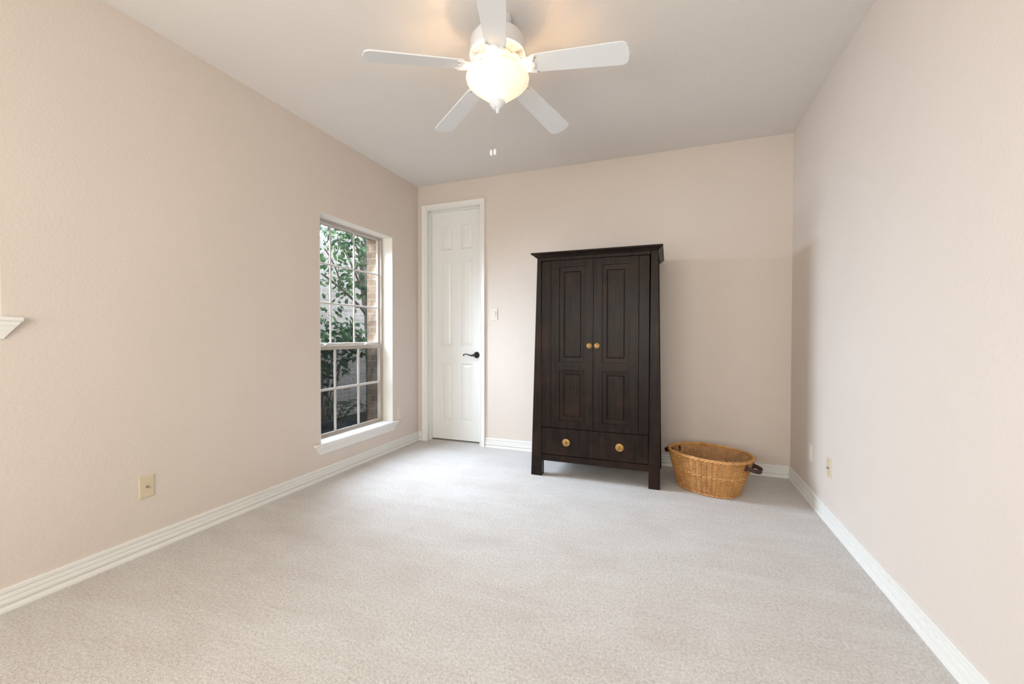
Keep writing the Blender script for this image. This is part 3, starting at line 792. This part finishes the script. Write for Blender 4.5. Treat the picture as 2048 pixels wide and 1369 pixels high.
# ------------------------------------------------------------------ ceiling fan
FX, FY = -.8186, 1.9644
fan = empty('ceiling_fan', (FX, FY, H)); tag(fan, 'white five-bladed ceiling fan with a lit frosted glass bowl', 'ceiling fan')
FC = (FX, FY, 0)
bm = bmesh.new(); lathe(bm, [(.071,H-.0005),(.071,H-.010),(.068,H-.022),(.058,H-.040),(.040,H-.052),(.022,H-.056)], 40, FC); smooth_angle(link('canopy', bm, FANW, fan), 50)
bm = bmesh.new(); lathe(bm, [(.016,H-.05),(.016,2.640)], 20, FC); smooth_angle(link('downrod', bm, FANW, fan))
bm = bmesh.new()
lathe(bm, [(.030,2.665),(.045,2.655),(.090,2.648),(.126,2.636),(.136,2.622),(.138,2.575),(.141,2.565),(.143,2.556),(.141,2.548),(.134,2.546),(.131,2.549),(.060,2.549)], 56, FC)
mot = smooth_angle(link('motor_housing', bm, FANW, fan), 35)
bm = bmesh.new()                                       # radial vent ribs under the motor
for k in range(72):
    a = 2*PI*k/72; c_, s_ = math.cos(a), math.sin(a)
    p0, p1, wv = .082, .128, .0016
    q = [(p0,-wv),(p1,-wv*1.3),(p1,wv*1.3),(p0,wv)]
    vs = [(FX+u*c_-v*s_, FY+u*s_+v*c_, z) for z in (2.5445, 2.5495) for u, v in q]
    hexa(bm, vs)
link('vent_ribs', bm, FANW, mot)
bm = bmesh.new(); lathe(bm, [(.080,2.549),(.080,2.538),(.072,2.530),(.062,2.526),(.062,2.480),(.075,2.474),(.078,2.458),(.060,2.450),(.030,2.448)], 40, FC)
smooth_angle(link('switch_housing', bm, FANW, fan), 35)
bm = bmesh.new()
lathe(bm, [(.150,2.447),(.1565,2.443),(.159,2.434),(.156,2.420),(.142,2.402),(.117,2.381),(.091,2.361),(.068,2.343),(.050,2.328),(.036,2.318),(.008,2.316),
           (.008,2.3195),(.034,2.3215),(.048,2.332),(.066,2.347),(.089,2.365),(.115,2.385),(.139,2.405),(.152,2.421),(.155,2.434),(.1535,2.440),(.148,2.443)], 64, FC, cap=False)
link('glass_bowl', bm, BOWL, fan, smooth=True)
bm = bmesh.new(); lathe(bm, [(.0005,2.330),(.006,2.330),(.006,2.450),(.0005,2.450)], 10, FC); link('bowl_rod', bm, FANW, fan)
bm = bmesh.new(); lathe(bm, [(.036,2.322),(.040,2.317),(.040,2.307),(.033,2.296),(.023,2.286),(.012,2.281),(.009,2.275),(.010,2.268),(.006,2.262),(.0005,2.261)], 32, FC)
smooth_angle(link('finial', bm, FANW, fan), 40)
for (ox, oy, zt, zb) in ((-.030,-.010,2.302,2.050), (-.004,-.024,2.290,2.044)):
    bm = bmesh.new(); x, y = FX+ox, FY+oy
    tube(bm, [(x+.004, y+.004, zt), (x, y, zt-.01), (x, y, zb+.028)], .0011, 6); ch = link('pull_chain', bm, CHAIN, fan)
    bm = bmesh.new(); lathe(bm, [(.0018,zb+.155),(.0028,zb+.150),(.0018,zb+.145)], 10, (x, y, 0)); link('chain_link', bm, CHAIN, ch)
    bm = bmesh.new(); lathe(bm, [(.002,zb+.030),(.0055,zb+.026),(.0075,zb+.016),(.0072,zb+.006),(.004,zb),(.0005,zb-.001)], 14, (x, y, 0)); link('chain_knob', bm, FANW, ch, smooth=True)
# blades: one built, four copied
ZB = 2.494
def mk_blade():
    r0, r1 = .178, .649
    out = [(r0,-0.042),(r0+.010,-0.0487),(r0+.05,-0.0525),(r1-.045,-0.0634),(r1-.030,-0.0622),(r1-.014,-0.0521),(r1-.006,-0.0336),(r1-.004,-0.0101),(r1,0.),(r1-.004,0.0101),(r1-.006,0.0336),(r1-.014,0.0521),(r1-.030,0.0622),(r1-.045,0.0634),(r0+.05,0.0525),(r0+.010,0.0487),(r0,0.042)]
    bm = bmesh.new(); th = .0032
    a = [bm.verts.new((x, y, -th)) for x, y in out]; b = [bm.verts.new((x, y, th)) for x, y in out]
    bm.faces.new(a); bm.faces.new(b)
    for k in range(len(out)): bm.faces.new((a[k], a[(k+1)%len(out)], b[(k+1)%len(out)], b[k]))
    rotm = Matrix.Rotation(math.radians(5.9), 4, 'Y') @ Matrix.Rotation(math.radians(-11.5), 4, 'X'); bm.transform(rotm)
    return bm, rotm
bm, rotm = mk_blade()
bl = link('blade', bm, FANW, None); bl.parent = fan; bl.location = (0, 0, ZB-H)
bm = bmesh.new()                                       # blade iron: arm from the motor and scalloped medallion
def iron(bm):
    out = [(.118,-0.0168),(.135,-0.0286),(.155,-0.0395),(.180,-0.047),(.207,-0.0491),(.212,-0.0445),(.205,-0.0386),(.196,-0.0336),(.190,-0.0252),(.192,-0.0168),(.199,-0.0084),(.202,0.)]
    out = out+[(x, -y) for x, y in reversed(out[:-1])]
    z0, z1 = -.0105, -.0034
    a = [bm.verts.new((x, y, z0)) for x, y in out]; b = [bm.verts.new((x, y, z1)) for x, y in out]
    ca_, cb_ = bm.verts.new((.16, 0, z0-.002)), bm.verts.new((.16, 0, z1))
    n = len(out)
    for k in range(n):
        bm.faces.new((a[k], a[(k+1)%n], ca_)); bm.faces.new((b[k], b[(k+1)%n], cb_)); bm.faces.new((a[k], a[(k+1)%n], b[(k+1)%n], b[k]))
    bm.transform(rotm)
    tube(bm, [(.066,0,.046),(.092,0,.043),(.110,0,.026),(.122,0,.002),(.140,0,-.019),(.165,0,-.024)], [.012,.013,.012,.012,.013,.010], 10)
iron(bm)
ir = link('blade_iron', bm, FANW, None); ir.parent = bl
scws = []
for (x, y) in ((.206,-.043),(.206,.043)):
    bm = bmesh.new(); lathe(bm, [(.0005,-.0125),(.004,-.0125),(.0045,-.0095),(.0045,-.0090)], 10, (x, y, 0))
    bm.transform(rotm)
    scw = link('screw', bm, SCREW, None); scw.parent = bl; scws.append(scw)
PHI = .0275
bl.rotation_euler = (0, 0, PHI)
for k in range(1, 5):
    b2 = bl.copy(); C.objects.link(b2); b2.rotation_euler = (0, 0, PHI+k*2*PI/5)
    for ch in (ir, *scws):
        c2 = ch.copy(); C.objects.link(c2); c2.parent = b2
# the bulbs inside the bowl
for k in range(3):
    a = 2*PI*k/3+.5
    d = bpy.data.lights.new('bulb', 'POINT'); d.energy = 1.75; d.color = (1.0, 0.63, 0.31); d.shadow_soft_size = .018
    o = bpy.data.objects.new('bulb', d); C.objects.link(o); o.parent = fan; o.location = (.040*math.cos(a), .040*math.sin(a), 2.366-H)
